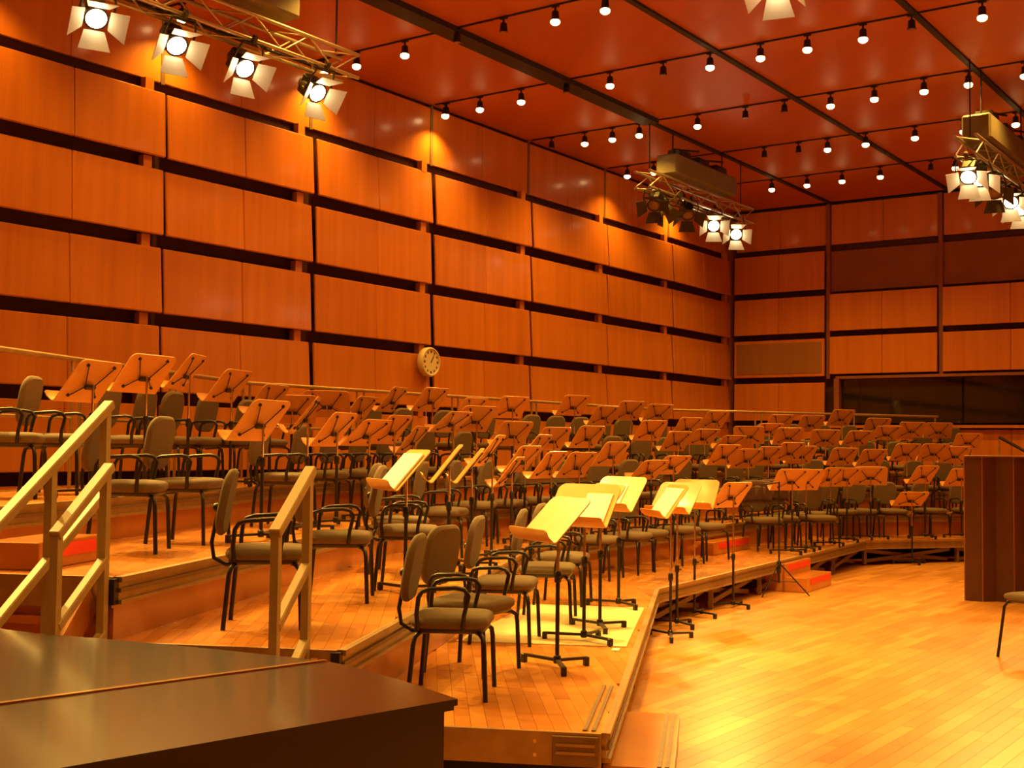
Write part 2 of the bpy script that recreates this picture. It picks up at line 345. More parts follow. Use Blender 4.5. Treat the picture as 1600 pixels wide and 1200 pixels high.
for k in range(4):
    A, B = offs(OF[k]), offs(OF[k + 1]); zb = ZT[k - 1] if k else 0.0
    for i in range(3):
        r = thing('stage_riser', f'{SN[i]} section of the {TN[k]} orchestra riser, parquet deck with brown metal edge', 'stage riser', group='orchestra risers')
        q = [tuple(A[i]), tuple(A[i + 1]), tuple(B[i + 1]), tuple(B[i])]
        MB().prism(q, ZT[k] - .14, ZT[k] - .016).build('deck_board', 'deck', r)
        d = A[i + 1] - A[i]; ang = math.atan2(d.y, d.x) + .22
        planks(q, ang, ZT[k], .085, .50, .016, 'deck', r, 290 if (i == 0 and k < 3) else 0, .002)
        bar('edge_band', A[i], A[i + 1], ZT[k] - .075, .025, .15, 'trim', r)
        bar('edge_profile', A[i], A[i + 1], ZT[k] - .016, .045, .03, 'trim', r)
        bar('edge_profile', A[i], A[i + 1], ZT[k] - .075, .040, .022, 'iron', r)
        bar('edge_profile', A[i], A[i + 1], ZT[k] - .138, .045, .022, 'trim', r)
        if k:
            bar('kick_board', A[i], A[i + 1], (zb + ZT[k] - .15) / 2, .02, ZT[k] - .15 - zb, 'kick', r, -.02)
        else:
            # folding scissor legs under the open front
            n = int(d.length / 2.1) + 1
            nn = Vector((d.y, -d.x)).normalized()
            for s in range(n):
                pa = A[i] + d * ((s + .04) / n) - nn * .12; pb = A[i] + d * ((s + .96) / n) - nn * .12
                for q0, q1, oo in ((pa, pb, 0), (pb, pa, .05)):
                    w_ = q1 - q0; M = Matrix.Translation(Vector(((q0.x + q1.x) / 2 - nn.x * oo, (q0.y + q1.y) / 2 - nn.y * oo, .13))) @ Matrix.Rotation(math.atan2(w_.y, w_.x), 4, 'Z') @ Matrix.Rotation(-math.atan2(.17, w_.length), 4, 'Y')
                    MB().box((0, 0, 0), (w_.length, .03, .055), M).build('scissor_leg', 'iron', r)
                for pp in (A[i] + d * ((s + .012) / n),):
                    if s or i: MB().box((0, 0, 0), (.06, .05, .25)).build('leg', 'iron', r, (pp.x - nn.x * .05, pp.y - nn.y * .05, .125), (0, 0, ang))
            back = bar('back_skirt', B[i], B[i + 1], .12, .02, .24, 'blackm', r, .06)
        if k == 3:
            bar('back_edge', B[i], B[i + 1], ZT[k] - .05, .03, .12, 'trim', r, -.03)
        if i == 0:
            e0, e1 = A[0], B[0]
            bar('end_band', e1, e0, ZT[k] - .085, .025, .17, 'trim', r)
            if k:
                bar('end_skirt_or_void', e1, e0, (ZT[k] - .17) / 2, .02, ZT[k] - .17, 'kick', r, -.03)
            else:
                bar('end_skirt_or_void', e1, e0, .11, .02, .22, 'blackm', r, -.06)  # black sheet painting the shade of the open void below the band
                u = (e1 - e0).normalized(); nn = Vector((-u.y, u.x)); 
                if nn.y > 0: nn = -nn
                az = math.atan2(u.y, u.x)
                c_ = e0 + u * .13 + nn * .03
                MB().box((0, 0, 0), (.24, .02, .15), bev=.004).build('corner_plate', 'iron', r, (c_.x, c_.y, ZT[0] - .09), (0, 0, az))
                for zz in (-.06, -.10): MB().box((0, 0, 0), (.20, .012, .014)).build('corner_rib', 'trim', r, (c_.x + nn.x * .012, c_.y + nn.y * .012, ZT[0] + zz), (0, 0, az))
                for uu, zz in ((.34, -.05), (.34, -.12)):
                    b_ = e0 + u * uu + nn * .026
                    MB().lathe([(.010, 0), (.010, .008), (.004, .012)], 10).build('bolt', 'chrome', r, (b_.x, b_.y, ZT[0] + zz), (math.pi / 2, 0, az))
                for oo in (.055, .10):
                    s0 = e0 + u * oo + (FR[1] - FR[0]).normalized() * .02; s1 = s0 + (FR[1] - FR[0]).normalized() * 1.25
                    bar('deck_strip', s0, s1, ZT[0] + .004, .022, .008, 'iron', r)
            if k in (1, 2):
                c_ = e0
                MB().box((0, 0, 0), (.05, .05, .14)).build('end_cap', 'black', r, (c_.x + .01, c_.y - .02, ZT[k] - .08), (0, 0, .42))
        mid = (A[i] + A[i + 1] + B[i] + B[i + 1]) / 4
        recenter(r, (mid.x, mid.y, 0))
# beige felt mat on the near deck, white label by the edge
MATP = [(-4.62, 8.0), (-5.62, 10.05), (-6.55, 9.6), (-5.75, 7.42)]
tag(MB().prism(MATP, 0, .008).build('floor_mat', 'mat', None, (0, 0, ZT[0])), 'beige felt mat lying on the lowest riser under the near chairs', 'mat')
tag(MB().box((0, 0, .004), (.11, .055, .008)).build('floor_label', 'plate', None, (-4.62, 7.85, ZT[0]), (0, 0, 2.0)), 'small white label plate stuck beside the lowest riser edge', 'label')
# step blocks
t = thing('step_block', 'low parquet step box at the piano-end corner of the lowest riser', 'step', (-3.55, 6.36, 0), math.atan2(6.01, -2.99))
MB().box((0, 0, .09), (1.36, .36, .18)).build('box', 'kick', t)
MB().box((0, 0, .19), (1.36, .36, .02)).build('tread', 'deck', t)
for y in (-.11, -.15): MB().box((0, 0, 0), (1.36, .022, .01)).build('grip_strip', 'iron', t, (0, y, .203))
MB().box((0, 0, 0), (1.36, .012, .07)).build('edge_band', 'trim', t, (0, -.182, .16))
def red_steps(name, label, loc, rz, hs, w=.95, d=.34):
    t = thing(name, label, 'step', loc, rz)
    for n_, (h, y) in enumerate(hs):
        b = MB().box((0, 0, h / 2), (w, d, h), bev=.006).build('step', 'kick', t, (0, y, 0))
        MB().box((0, 0, 0), (w * .82, .008, .075)).build('red_stripe', 'red', b, (.06, -d / 2 - .003, h - .06))
    return t
sa = math.atan2((F2[1] - F1[1]), F2[0] - F1[0])
red_steps('red_striped_steps', 'two-tread wooden steps with red stripes from the floor to the lowest riser', (-6.55, 16.15, 0), sa, [(.19, -.02), (.36, .27)], 1.15)
red_steps('red_striped_step', 'wooden step block with red stripe between the lowest and second risers', (-7.92, 16.4, ZT[0]), sa, [(.18, 0)], 1.5)
red_steps('red_striped_step', 'wooden step block with red stripe between second and third risers, far section', (-9.02, 13.3, ZT[1]), sa, [(.17, 0)], .8)
red_steps('red_striped_step', 'wooden step block with red stripe at the left edge, below top riser', (-6.6, 4.5, ZT[2]), math.atan2(6.01, -2.99), [(.16, 0)], .7)
# ------------------------------------------------------------------ stair flights with rails at the piano end
U = Vector((-.896, -.444)); E = Vector((.444, -.896))     # along the riser ends, and out from them
P0 = Vector(F0)
def flight(label, o0, o1, zt, nst):
    t = thing('stair_flight', label, 'stairs')
    for s in range(nst):
        z = zt * (nst - s) / (nst + 1) if nst else 0
        a = P0 + U * o0 + E * (.05 + .29 * s); b = P0 + U * o1 + E * (.05 + .29 * s)
        bar('tread', a, b, z - .02, .30, .04, 'kick', t, 0)
    for o in (o0, o1):
        a = P0 + U * o + E * .05; L = .29 * nst + .1
        c = a + E * (L / 2)
        M = Matrix.Translation(Vector((c.x, c.y, zt / 2 - .06))) @ Matrix.Rotation(math.atan2(E.y, E.x), 4, 'Z') @ Matrix.Rotation(math.atan2(zt * .9, L), 4, 'Y')
        MB().box((0, 0, 0), (math.hypot(L, zt * .9), .035, .16), M).build('stringer', 'kick', t)
    m_ = P0 + U * ((o0 + o1) / 2) + E * .4
    recenter(t, (m_.x, m_.y, 0))
flight('short wooden stair flight rising to the second riser behind the piano', 1.50, 2.58, ZT[1], 3)
flight('wooden stair flight rising to the third riser at the left edge', 2.78, 3.9, ZT[2], 4)
def hand_rail(label, base, run, ztop, slope, zbase, nposts):
    """sloped frame: posts, hand bar and two lower bars, coming down along E"""
    t = thing('stair_rail', label, 'handrail', (base.x, base.y, 0), math.atan2(E.y, E.x))
    sec = .052
    for p in range(nposts):
        x = run * p / (nposts - 1); zt = ztop - slope * x; zb = max(zbase - slope * x - .05, 0)
        MB().box((0, 0, 0), (sec, sec * .8, zt - zb)).build('post', 'rail', t, (x, 0, (zt + zb) / 2))
    a = math.atan(slope); L = run / math.cos(a)
    for nm, dz, w_, ex in (('hand_bar', .02, .062, .08), ('mid_bar', -.46, .05, 0), ('foot_bar', -.86, .05, 0)):
        MB().box((0, 0, 0), (L + ex, w_, .05), bev=.006).build(nm, 'rail', t, (run / 2 - .01, 0, ztop - slope * run / 2 + dz), (0, a, 0))
    return t
b3 = Vector((-4.72, 4.80)); b2 = Vector((-5.72, 4.27)); b1 = Vector((-5.95, 4.43))
hand_rail('pale wooden stair rail nearest the piano hinge, beside near grey chair', b3, .48, 1.68, .56, .77, 2)
hand_rail('short pale wooden stair rail standing left of the near risers', b2, .50, 1.68, .60, .77, 2)
hand_rail('long pale wooden stair rail at the left edge of the photo', b1, 1.15, 2.03, .56, 1.12, 3)
# ------------------------------------------------------------------ railing along the back of the top riser
RB = offs(5.12)
sec_pts = []
for i in range(3):
    d = RB[i + 1] - RB[i]; n = max(1, round(d.length / 2.2))
    for s in range(n): sec_pts.append((RB[i] + d * (s / n), RB[i] + d * ((s + 1) / n)))
zr = ZT[3]
post_m = MB().tube([(0, 0, 0), (0, 0, 1.15)], .017, 8).mesh('post', 'trim')
for n_, (a, b) in enumerate(sec_pts):
    d = b - a; u = d.normalized(); mid = (a + b) / 2; az = math.atan2(d.y, d.x); L = d.length
    t = thing('guard_rail', f'thin metal guard rail behind the top riser, {ordinal(n_ + 1)} section from the piano end', 'railing', (mid.x, mid.y, zr), az, 'guard rail sections')
    MB().tube([(-L / 2, 0, 1.15), (L / 2, 0, 1.15)], .024, 8).build('top_bar', 'trim', t)
    MB().tube([(-L / 2 + .06, 0, .62), (L / 2 - .06, 0, .62)], .014, 8).build('mid_bar', 'trim', t)
    for x in (-L / 2 + .07, L / 2 - .07): put('post', post_m, t, (x, 0, 0))
t = thing('stair_rail', 'dark diagonal handrail at the right edge beyond the walnut screen', 'handrail', (-6.5, 26.0, 0))
MB().tube([(.02, 0, 2.17), (1.2, 0, 1.5)], .03, 8).build('hand_bar', 'black', t)
for x, z in ((.02, 2.17), (1.15, 1.53)): MB().tube([(x, 0, 0), (x, 0, z)], .018, 8).build('post', 'trim', t)
# ------------------------------------------------------------------ chairs
def rr(w, d, r, n=4):
    p = []
    for cx, cy, a0 in ((w / 2 - r, d / 2 - r, 0), (-w / 2 + r, d / 2 - r, 90), (-w / 2 + r, -d / 2 + r, 180), (w / 2 - r, -d / 2 + r, 270)):
        for k in range(n + 1):
            a = math.radians(a0 + 90 * k / n); p.append((cx + r * math.cos(a), cy + r * math.sin(a)))
    return p
def pad(w, d, r, prof):
    """cushion: stacked rounded outlines (scale, z)"""
    o = rr(w, d, r, 5); n = len(o); mb = MB(); vs = []
    for s, z in prof: vs += [(x - (w / 2 * (1 - s)) * (1 if x > 0 else -1) * min(1, abs(x) / (w / 2)), y - (d / 2 * (1 - s)) * (1 if y > 0 else -1) * min(1, abs(y) / (d / 2)), z) for x, y in o]
    fs = [(i * n + k, i * n + (k + 1) % n, (i + 1) * n + (k + 1) % n, (i + 1) * n + k) for i in range(len(prof) - 1) for k in range(n)]
    mb.add(vs, fs, True); mb.add(vs[:n], [tuple(range(n))[::-1]], True); mb.add(vs[-n:], [tuple(range(n))], True)
    return mb
SH = .43
seat_m = pad(.47, .46, .10, [(.90, SH - .03), (.99, SH - .01), (1.0, SH + .01), (.97, SH + .028), (.88, SH + .042), (.6, SH + .05)]).mesh('seat', 'fabric')
shell_m = pad(.43, .42, .09, [(.9, SH - .055), (1, SH - .045), (1, SH - .028)]).mesh('seat_shell', 'black')
bk = pad(.42, .40, .13, [(.90, -.028), (.99, -.014), (1, 0), (.97, .014), (.86, .024)])
Mb = Matrix.Translation((0, -.235, SH + .305)) @ Matrix.Rotation(math.radians(80), 4, 'X')
bk.v = [tuple(Mb @ Vector((x, y, z + .35 * x * x))) for x, y, z in bk.v]
# make the pad's front side face the sitter
back_m = bk.mesh('backrest', 'fabric')
bbar_m = MB().tube([(0, -.10, SH - .06), (0, -.24, SH - .07), (0, -.31, SH - .03), (0, -.325, SH + .06), (0, -.30, SH + .20), (0, -.275, SH + .30)], .013, 8).mesh('back_bar', 'black')
knob_m = MB().lathe([(.02, 0), (.028, .01), (.028, .035), (.018, .045)], 10, Matrix.Translation((0, -.275, SH + .27)) @ Matrix.Rotation(math.radians(90), 4, 'X')).mesh('knob', 'black')
def arm(sx):
    x = sx * .262
    return MB().tube([(x * .93, -.17, SH - .03), (x, -.175, SH + .06), (x, -.165, SH + .155), (x, -.145, SH + .19), (x, -.10, SH + .205), (x, .05, SH + .215), (x, .10, SH + .205), (x, .125, SH + .17), (x, .10, SH + .06), (x * .93, .09, SH - .03)], .0135, 8).mesh('armrest', 'black')
arm_m = [arm(-1), arm(1)]
def legm(sx, sy):
    if sy > 0: pts = [(sx * .12, .15, SH - .05), (sx * .19, .185, SH - .055), (sx * .222, .205, SH - .075), (sx * .228, .212, SH - .12), (sx * .235, .225, 0)]
    else: pts = [(sx * .12, -.13, SH - .05), (sx * .18, -.17, SH - .055), (sx * .205, -.19, SH - .075), (sx * .21, -.20, SH - .12), (sx * .225, -.225, 0)]
    return MB().tube(pts, .0145, 8).mesh('leg', 'black')
leg_m = [legm(a, b) for a in (-1, 1) for b in (-1, 1)]
frame_m = MB().tube([(-.12, -.13, SH - .05), (.12, -.13, SH - .05)], .013, 8).tube([(-.12, .15, SH - .05), (.12, .15, SH - .05)], .013, 8).tube([(0, -.13, SH - .05), (0, .15, SH - .05)], .013, 8).mesh('seat_frame', 'black')
CHAIR_PARTS = [('seat', seat_m), ('seat_shell', shell_m), ('backrest', back_m), ('back_bar', bbar_m), ('knob', knob_m), ('armrest', arm_m[0]), ('armrest', arm_m[1]), ('seat_frame', frame_m)] + [('leg', l) for l in leg_m]
TIERS = ['the hall floor', 'the lowest riser', 'the second riser', 'the third riser', 'the top riser']
def chair(x, y, z, yaw, label, group=None, name='orchestra_chair'):
    t = thing(name, label, 'chair', (x, y, z), yaw, group)
    for n_, me in CHAIR_PARTS: put(n_, me, t)
    return t
# (tier, x, y, yaw); (tier, x, y, desk height, yaw, lean, sheet); (x, y, lit)
CHAIRS = [
    (1, -4.573, 5.878, -1.049), (1, -4.937, 6.548, -1.448), (1, -5.488, 7.69, -1.126), (1, -5.88, 8.843, -1.089), (1, -6.369, 9.846, -1.206), (1, -7.304, 11.997, -1.373),
    (1, -7.363, 12.802, -1.485), (1, -7.452, 13.359, -1.551), (1, -7.469, 14.24, -1.699), (1, -7.531, 15.087, -1.771), (2, -5.57, 5.322, -0.832), (2, -6.093, 6.51, -0.923),
    (2, -6.987, 8.232, -1.042), (2, -6.187, 7.38, -0.978), (2, -7.739, 9.776, -1.076), (2, -8.379, 11.11, -1.204), (2, -8.462, 11.827, -1.299), (2, -8.602, 12.767, -1.327),
    (2, -8.591, 13.559, -1.495), (3, -7.002, 5.424, -0.869), (3, -7.322, 6.201, -1.122), (3, -8.214, 8.053, -1.09), (3, -8.803, 9.163, -1.12), (3, -9.089, 9.869, -1.176),
    (3, -9.648, 10.933, -1.267), (3, -9.659, 11.427, -1.288), (3, -9.676, 12.158, -1.422), (3, -9.693, 12.936, -1.486), (4, -8.285, 5.341, -0.747), (4, -8.662, 6.016, -0.921),
    (4, -9.202, 7.149, -1.079), (4, -9.681, 7.926, -1.105), (4, -9.835, 8.363, -1.193), (4, -10.11, 9.053, -1.219), (4, -10.769, 10.209, -1.282), (4, -10.816, 11.839, -1.529),
    (4, -10.91, 12.49, -1.551), (4, -10.909, 13.135, -1.576), (4, -10.908, 14.027, -1.643), (4, -10.907, 15.0, -1.727), (4, -10.906, 16.223, -1.712), (4, -10.905, 16.904, -1.783),
    (4, -10.862, 17.576, -1.803), (4, -10.862, 18.277, -1.82), (4, -10.849, 18.94, -1.923), (4, -10.766, 19.991, -2.037), (4, -10.544, 21.11, -1.945), (4, -9.773, 22.399, -2.119),
    (4, -9.446, 22.926, -2.14), (4, -9.065, 23.529, -2.163), (4, -8.721, 24.104, -2.096), (4, -8.253, 24.894, -2.298), (4, -7.777, 25.649, -2.411), (4, -7.373, 26.218, -2.431),
    (3, -9.947, 17.05, -1.88), (3, -9.745, 17.636, -1.904), (3, -9.911, 19.464, -1.938), (3, -9.8, 18.533, -1.87), (3, -9.61, 22.199, -2.122), (3, -9.936, 20.101, -1.949),
    (3, -9.794, 20.684, -1.966), (3, -8.915, 22.093, -2.269), (3, -8.467, 22.779, -2.349), (3, -8.131, 23.353, -2.196), (3, -7.763, 23.926, -2.304), (3, -7.007, 25.139, -2.433),
    (2, -8.738, 14.717, -1.733), (2, -8.62, 15.326, -1.757), (2, -8.623, 16.059, -1.811), (2, -8.847, 17.359, -1.833), (2, -8.702, 17.953, -1.853), (2, -8.7, 18.894, -1.925),
    (2, -8.739, 19.772, -1.94), (2, -8.324, 21.289, -2.106), (2, -7.949, 21.881, -2.165), (2, -7.54, 22.477, -2.155), (2, -7.133, 23.107, -2.231), (2, -6.798, 23.628, -2.303),
    (1, -7.565, 17.066, -2.166), (1, -7.61, 17.756, -2.213), (1, -7.21, 18.269, -2.242), (1, -7.826, 18.687, -1.733), (1, -7.703, 19.325, -1.75), (1, -7.646, 20.358, -1.945),
    (1, -7.479, 20.875, -2.361), (1, -7.096, 21.299, -2.384), (1, -6.664, 22.085, -2.011), (1, -6.205, 22.764, -2.177),
]
STANDS = [
    (4, -8.101, 5.876, 0.868, -1.238, 38, ''), (4, -8.487, 6.684, 0.98, -1.4, 38, ''), (4, -8.841, 7.423, 1.046, -0.978, 38, ''), (4, -9.268, 8.315, 0.97, -1.255, 38, ''), (4, -9.72, 9.26, 0.88, -1.285, 38, ''), (4, -10.042, 9.934, 0.803, -2.298, 38, ''),
    (4, -10.378, 10.846, 0.895, -2.483, 38, ''), (4, -10.383, 11.435, 0.853, -1.322, 38, ''), (4, -10.388, 12.04, 0.994, -1.243, 38, ''), (4, -10.395, 12.818, 1.023, -1.553, 38, ''), (4, -10.403, 13.707, 0.924, -1.585, 38, ''), (4, -10.411, 14.678, 0.983, -1.827, 38, ''),
    (4, -10.426, 16.362, 1.068, -1.841, 38, ''), (4, -10.434, 17.295, 0.934, -1.813, 38, ''), (4, -10.441, 18.131, 1.043, -1.921, 38, ''), (4, -10.45, 19.143, 1.029, -2.031, 38, ''), (4, -10.223, 20.895, 0.961, -1.954, 38, ''), (4, -9.476, 22.1, 0.928, -2.126, 38, ''),
    (4, -9.1, 22.705, 0.929, -2.15, 38, ''), (4, -8.731, 23.3, 1.053, -2.085, 38, ''), (4, -8.281, 24.026, 0.907, -2.286, 38, ''), (4, -7.835, 24.746, 0.846, -2.451, 38, ''), (4, -7.479, 25.319, 0.844, -2.645, 38, ''), (3, -7.066, 6.653, 0.908, -1.314, 38, ''),
    (3, -7.518, 7.586, 0.975, -0.86, 38, ''), (3, -7.88, 8.335, 0.869, -1.25, 38, ''), (3, -8.342, 9.291, 0.854, -1.398, 48, ''), (3, -8.758, 10.15, 0.9, -1.348, 38, ''), (3, -9.129, 10.946, 0.8, -1.19, 38, ''), (3, -9.154, 11.684, 1.019, -1.465, 51, ''),
    (3, -9.17, 12.172, 1.069, -1.798, 38, ''), (3, -9.197, 13.008, 0.902, -1.793, 38, ''), (3, -9.229, 13.974, 0.849, -1.773, 38, ''), (3, -9.26, 14.916, 0.887, -1.748, 38, ''), (3, -9.323, 16.835, 1.011, -1.903, 38, ''), (3, -9.85, 19.104, 1.115, -1.933, 38, ''),
    (3, -9.353, 17.745, 0.854, -1.871, 38, ''), (3, -9.386, 18.757, 0.938, -1.945, 48, ''), (3, -9.368, 21.326, 1.102, -2.117, 54, ''), (3, -9.423, 19.858, 0.864, -1.966, 54, ''), (3, -9.372, 20.506, 0.996, -2.713, 38, ''), (3, -8.922, 21.209, 0.985, -2.255, 38, ''),
    (3, -8.498, 21.874, 0.961, -2.509, 38, ''), (3, -8.109, 22.483, 0.971, -2.185, 46, ''), (3, -7.757, 23.033, 1.075, -2.293, 48, ''), (3, -6.724, 24.651, 0.945, -2.439, 38, ''), (2, -6.334, 8.017, 0.939, -0.85, 38, ''), (2, -6.761, 8.889, 0.911, -0.868, 38, ''),
    (2, -7.213, 9.813, 1.041, -1.111, 38, ''), (2, -8.167, 11.754, 0.943, -1.452, 38, ''), (2, -7.388, 10.393, 0.827, -1.127, 38, ''), (2, -8.287, 12.206, 1.077, -1.323, 38, ''), (2, -7.773, 11.705, 0.885, -1.438, 38, ''), (2, -7.974, 12.613, 0.877, -1.67, 38, ''),
    (2, -8.025, 13.488, 1.008, -1.645, 38, ''), (2, -8.09, 14.591, 0.8, -1.763, 48, ''), (2, -8.132, 15.298, 0.861, -1.815, 48, ''), (2, -8.243, 17.173, 1.003, -1.856, 38, ''), (2, -8.297, 18.083, 0.944, -1.926, 38, ''), (2, -8.348, 18.955, 0.985, -1.941, 38, ''),
    (2, -8.338, 19.875, 1.061, -2.011, 38, ''), (2, -8.449, 20.645, 1.007, -2.09, 38, ''), (2, -7.886, 21.106, 0.982, -2.156, 38, ''), (2, -7.544, 21.623, 0.964, -2.143, 38, ''), (2, -7.141, 22.232, 1.072, -2.22, 38, ''), (2, -6.807, 22.736, 1.078, -2.292, 38, ''),
    (2, -6.539, 23.143, 1.036, -2.343, 38, ''), (1, -6.998, 16.726, 1.036, -2.187, 38, ''), (1, -7.058, 17.39, 1.025, -2.232, 38, ''), (1, -7.169, 18.611, 1.044, -1.762, 38, ''), (1, -7.254, 19.557, 1.03, -1.949, 38, ''), (1, -7.142, 20.409, 1.043, -2.735, 38, ''),
    (1, -6.534, 21.286, 1.068, -2.006, 38, ''), (1, -6.104, 21.907, 1.027, -2.172, 38, ''), (0, -6.429, 13.584, 1.315, -1.792, 38, ''), (0, -6.6, 20.812, 1.069, -2.311, 51, ''), (2, -5.969, 7.047, 0.902, -0.554, 41, 'a'), (1, -4.568, 6.951, 0.975, -0.501, 44, ''),
    (1, -5.015, 8.02, 1.018, 0.035, 38, 'b'), (1, -5.258, 8.629, 1.006, -0.535, 38, ''), (1, -5.855, 9.954, 1.033, -0.166, 38, 'c'), (0, -5.86, 10.95, 1.338, -0.695, 36, 'd'), (0, -6.2, 11.75, 1.338, -0.178, 36, ''), (0, -6.42, 12.6, 1.35, 0.087, 36, ''),
]
SPOTS = [
    (-12.04, 13.05, 1), (-11.14, 13.05, 1), (-12.64, 15.85, 1), (-11.93, 15.85, 1), (-11.12, 15.85, 1), (-8.64, 13.05, 1),
    (-7.9, 13.05, 1), (-9.5, 15.85, 1), (-11.71, 18.68, 1), (-11.14, 18.68, 1), (-10.6, 18.68, 1), (-9.48, 18.68, 1),
    (-12.41, 21.4, 1), (-7.85, 15.85, 1), (-7.08, 15.85, 1), (-6.4, 15.85, 1), (-5.63, 15.85, 1), (-4.11, 15.85, 1),
    (-7.16, 18.68, 1), (-6.46, 18.68, 1), (-5.7, 18.68, 1), (-5.05, 18.68, 1), (-4.26, 18.68, 1), (-8.26, 21.4, 1),
    (-7.56, 21.4, 1), (-6.69, 21.4, 1), (-5.87, 21.4, 1), (-10.51, 24.1, 1), (-9.74, 24.1, 1), (-9.0, 24.1, 1),
    (-8.22, 24.1, 1), (-5.03, 21.4, 1), (-6.77, 24.1, 1), (-12.69, 13.05, 1), (-12.58, 10.35, 1), (-11.81, 21.4, 1),
    (-12.57, 24.1, 1), (-9.45, 13.05, 0), (-10.22, 13.05, 0), (-8.6, 15.85, 0), (-8.61, 18.68, 0), (-7.93, 18.68, 0),
    (-4.99, 15.85, 0), (-10.27, 15.85, 0), (-9.48, 21.4, 0), (-8.81, 21.4, 0), (-7.23, 24.1, 0), (-12.61, 15.85, 0),
    (-12.42, 18.68, 0),
]
by = {}
for k, x, y, yaw in CHAIRS: by.setdefault(k, []).append((x, y, yaw))
def along(x, y):
    """distance along the row from the piano end, for counting"""
    best = None
    P = offs(2.6); acc = 0
    for a, b in zip(P[:-1], P[1:]):
        d = b - a; t_ = max(0, min(1, (Vector((x, y)) - a).dot(d) / d.length_squared)); q = a + d * t_
        e = (Vector((x, y)) - q).length
        if best is None or e < best[0]: best = (e, acc + d.length * t_)
        acc += d.length
    return best[1]
for k in by:
    for n_, (x, y, yaw) in enumerate(sorted(by[k], key=lambda c: along(c[0], c[1]))):
        nm = {1: 'grey upholstered armchair nearest the piano on the lowest riser, in the foreground'}.get(k) if n_ == 0 and k == 1 else f'grey-brown upholstered black armchair, {ordinal(n_ + 1)} from the piano end on {TIERS[k]}'
        chair(x, y, ZT[k - 1], yaw, nm, 'orchestra chairs')
# two dark jackets hung over chair backs beside the red steps
def jacket(ch, label):
    mb = MB(); nx, prof = 13, []
    for s_ in range(15):
        v = s_ / 14; 
        if v < .45: y, z = -.075 - .012 * math.sin(9 * v), .56 + v / .45 * .42
        elif v < .58: a = (v - .45) / .13 * math.pi; y, z = -.02 - .055 * math.cos(a), .98 + .035 * math.sin(a)
        else: y, z = .042, .98 - (v - .58) / .42 * .28
        prof.append((y, z))
    vs = []
    for y, z in prof:
        for c in range(nx):
            u_ = -1 + 2 * c / (nx - 1); w2 = .25 + .03 * (1 - z)
            vs.append((u_ * w2, -.235 + y + .35 * (u_ * w2) ** 2 + .016 * math.sin(c * 1.9 + z * 7), z - .02 * u_ * u_))
    mb.add(vs, [(r_ * nx + c, r_ * nx + c + 1, (r_ + 1) * nx + c + 1, (r_ + 1) * nx + c) for r_ in range(14) for c in range(nx - 1)], True)
    o = tag(mb.build('jacket', 'cloth', None, ch[:3], (0, 0, ch[3])), label, 'jacket')
    o.modifiers.new('thickness', 'SOLIDIFY').thickness = .012
JK = sorted([c for c in CHAIRS if c[0] == 1], key=lambda c: math.hypot(c[1] + 7.9, c[2] - 16.9))[:2]
JK.sort(key=lambda c: c[2])
jacket((JK[0][1], JK[0][2], ZT[0], JK[0][3]), 'dark brown jacket over the chair back nearest the red-striped steps')
jacket((JK[1][1], JK[1][2], ZT[0], JK[1][3]), 'dark brown jacket over the next chair back beyond the red-striped steps')
# ------------------------------------------------------------------ music stands
DW, DH = .54, .40
def desk_mesh():
    rows = []
    rad = .06
    for k in range(7):
        v = DH / 2 - rad + rad * math.sin(math.radians(15 * k)); hw = DW / 2 - rad + rad * math.cos(math.radians(15 * k)) if k < 6 else DW / 2 - rad
        rows.append((hw, 0, v))
    zb = -DH / 2
    low = [(DW / 2 - .02, -.112, zb + .022), (DW / 2, -.104, zb + .016), (DW / 2, -.07, zb + .002), (DW / 2, -.024, zb)]      # lip towards the player, rolled fold
    for k in range(1, 6):
        a = math.radians(18 * k); low.append((DW / 2, -.024 + .024 * math.sin(a), zb + .024 - .024 * math.cos(a)))
    rows = low + [(DW / 2, 0, -.08), (DW / 2, 0, 0), (DW / 2, 0, .08)] + rows
    nc = 9; mb = MB(); top = []; bot = []
    for i, (hw, y, z) in enumerate(rows):
        p0 = rows[max(i - 1, 0)]; p1 = rows[min(i + 1, len(rows) - 1)]
        t_ = Vector((p1[1] - p0[1], p1[2] - p0[2])).normalized(); nrm = Vector((-t_.y, t_.x))   # towards the player
        for c in range(nc):
            x = -hw + 2 * hw * c / (nc - 1)
            top.append((x, y + nrm.x * .004, z + nrm.y * .004)); bot.append((x, y - nrm.x * .004, z - nrm.y * .004))
    n = len(rows) * nc; fs = []
    for i in range(len(rows) - 1):
        for c in range(nc - 1):
            a = i * nc + c; fs.append((a, a + 1, a + 1 + nc, a + nc)); fs.append((n + a, n + a + nc, n + a + 1 + nc, n + a + 1))
    mb.add(top + bot, fs, True)
    ef = []
    for i in range(len(rows) - 1):
        a, b = i * nc, (i + 1) * nc; ef.append((a, b, n + b, n + a)); a, b = a + nc - 1, b + nc - 1; ef.append((b, a, n + a, n + b))
    for c in range(nc - 1):
        ef.append((c, n + c, n + c + 1, c + 1)); a = (len(rows) - 1) * nc + c; ef.append((a, a + 1, n + a + 1, n + a))
    mb.add(top + bot, ef, False)
    return mb.mesh('desk', 'desk')
desk_m = desk_mesh()
rods = MB()
for sx in (-1, 1):
    rods.tube([(sx * .05, .022, -.03), (sx * .165, .016, DH / 2 - .045)], .005, 6); rods.tube([(sx * .05, .022, -.03), (sx * .165, .016, -DH / 2 + .075)], .005, 6)
rods.tube([(-.05, .022, -.03), (.05, .022, -.03)], .006, 6)
bracket_m = rods.mesh('bracket', 'black')
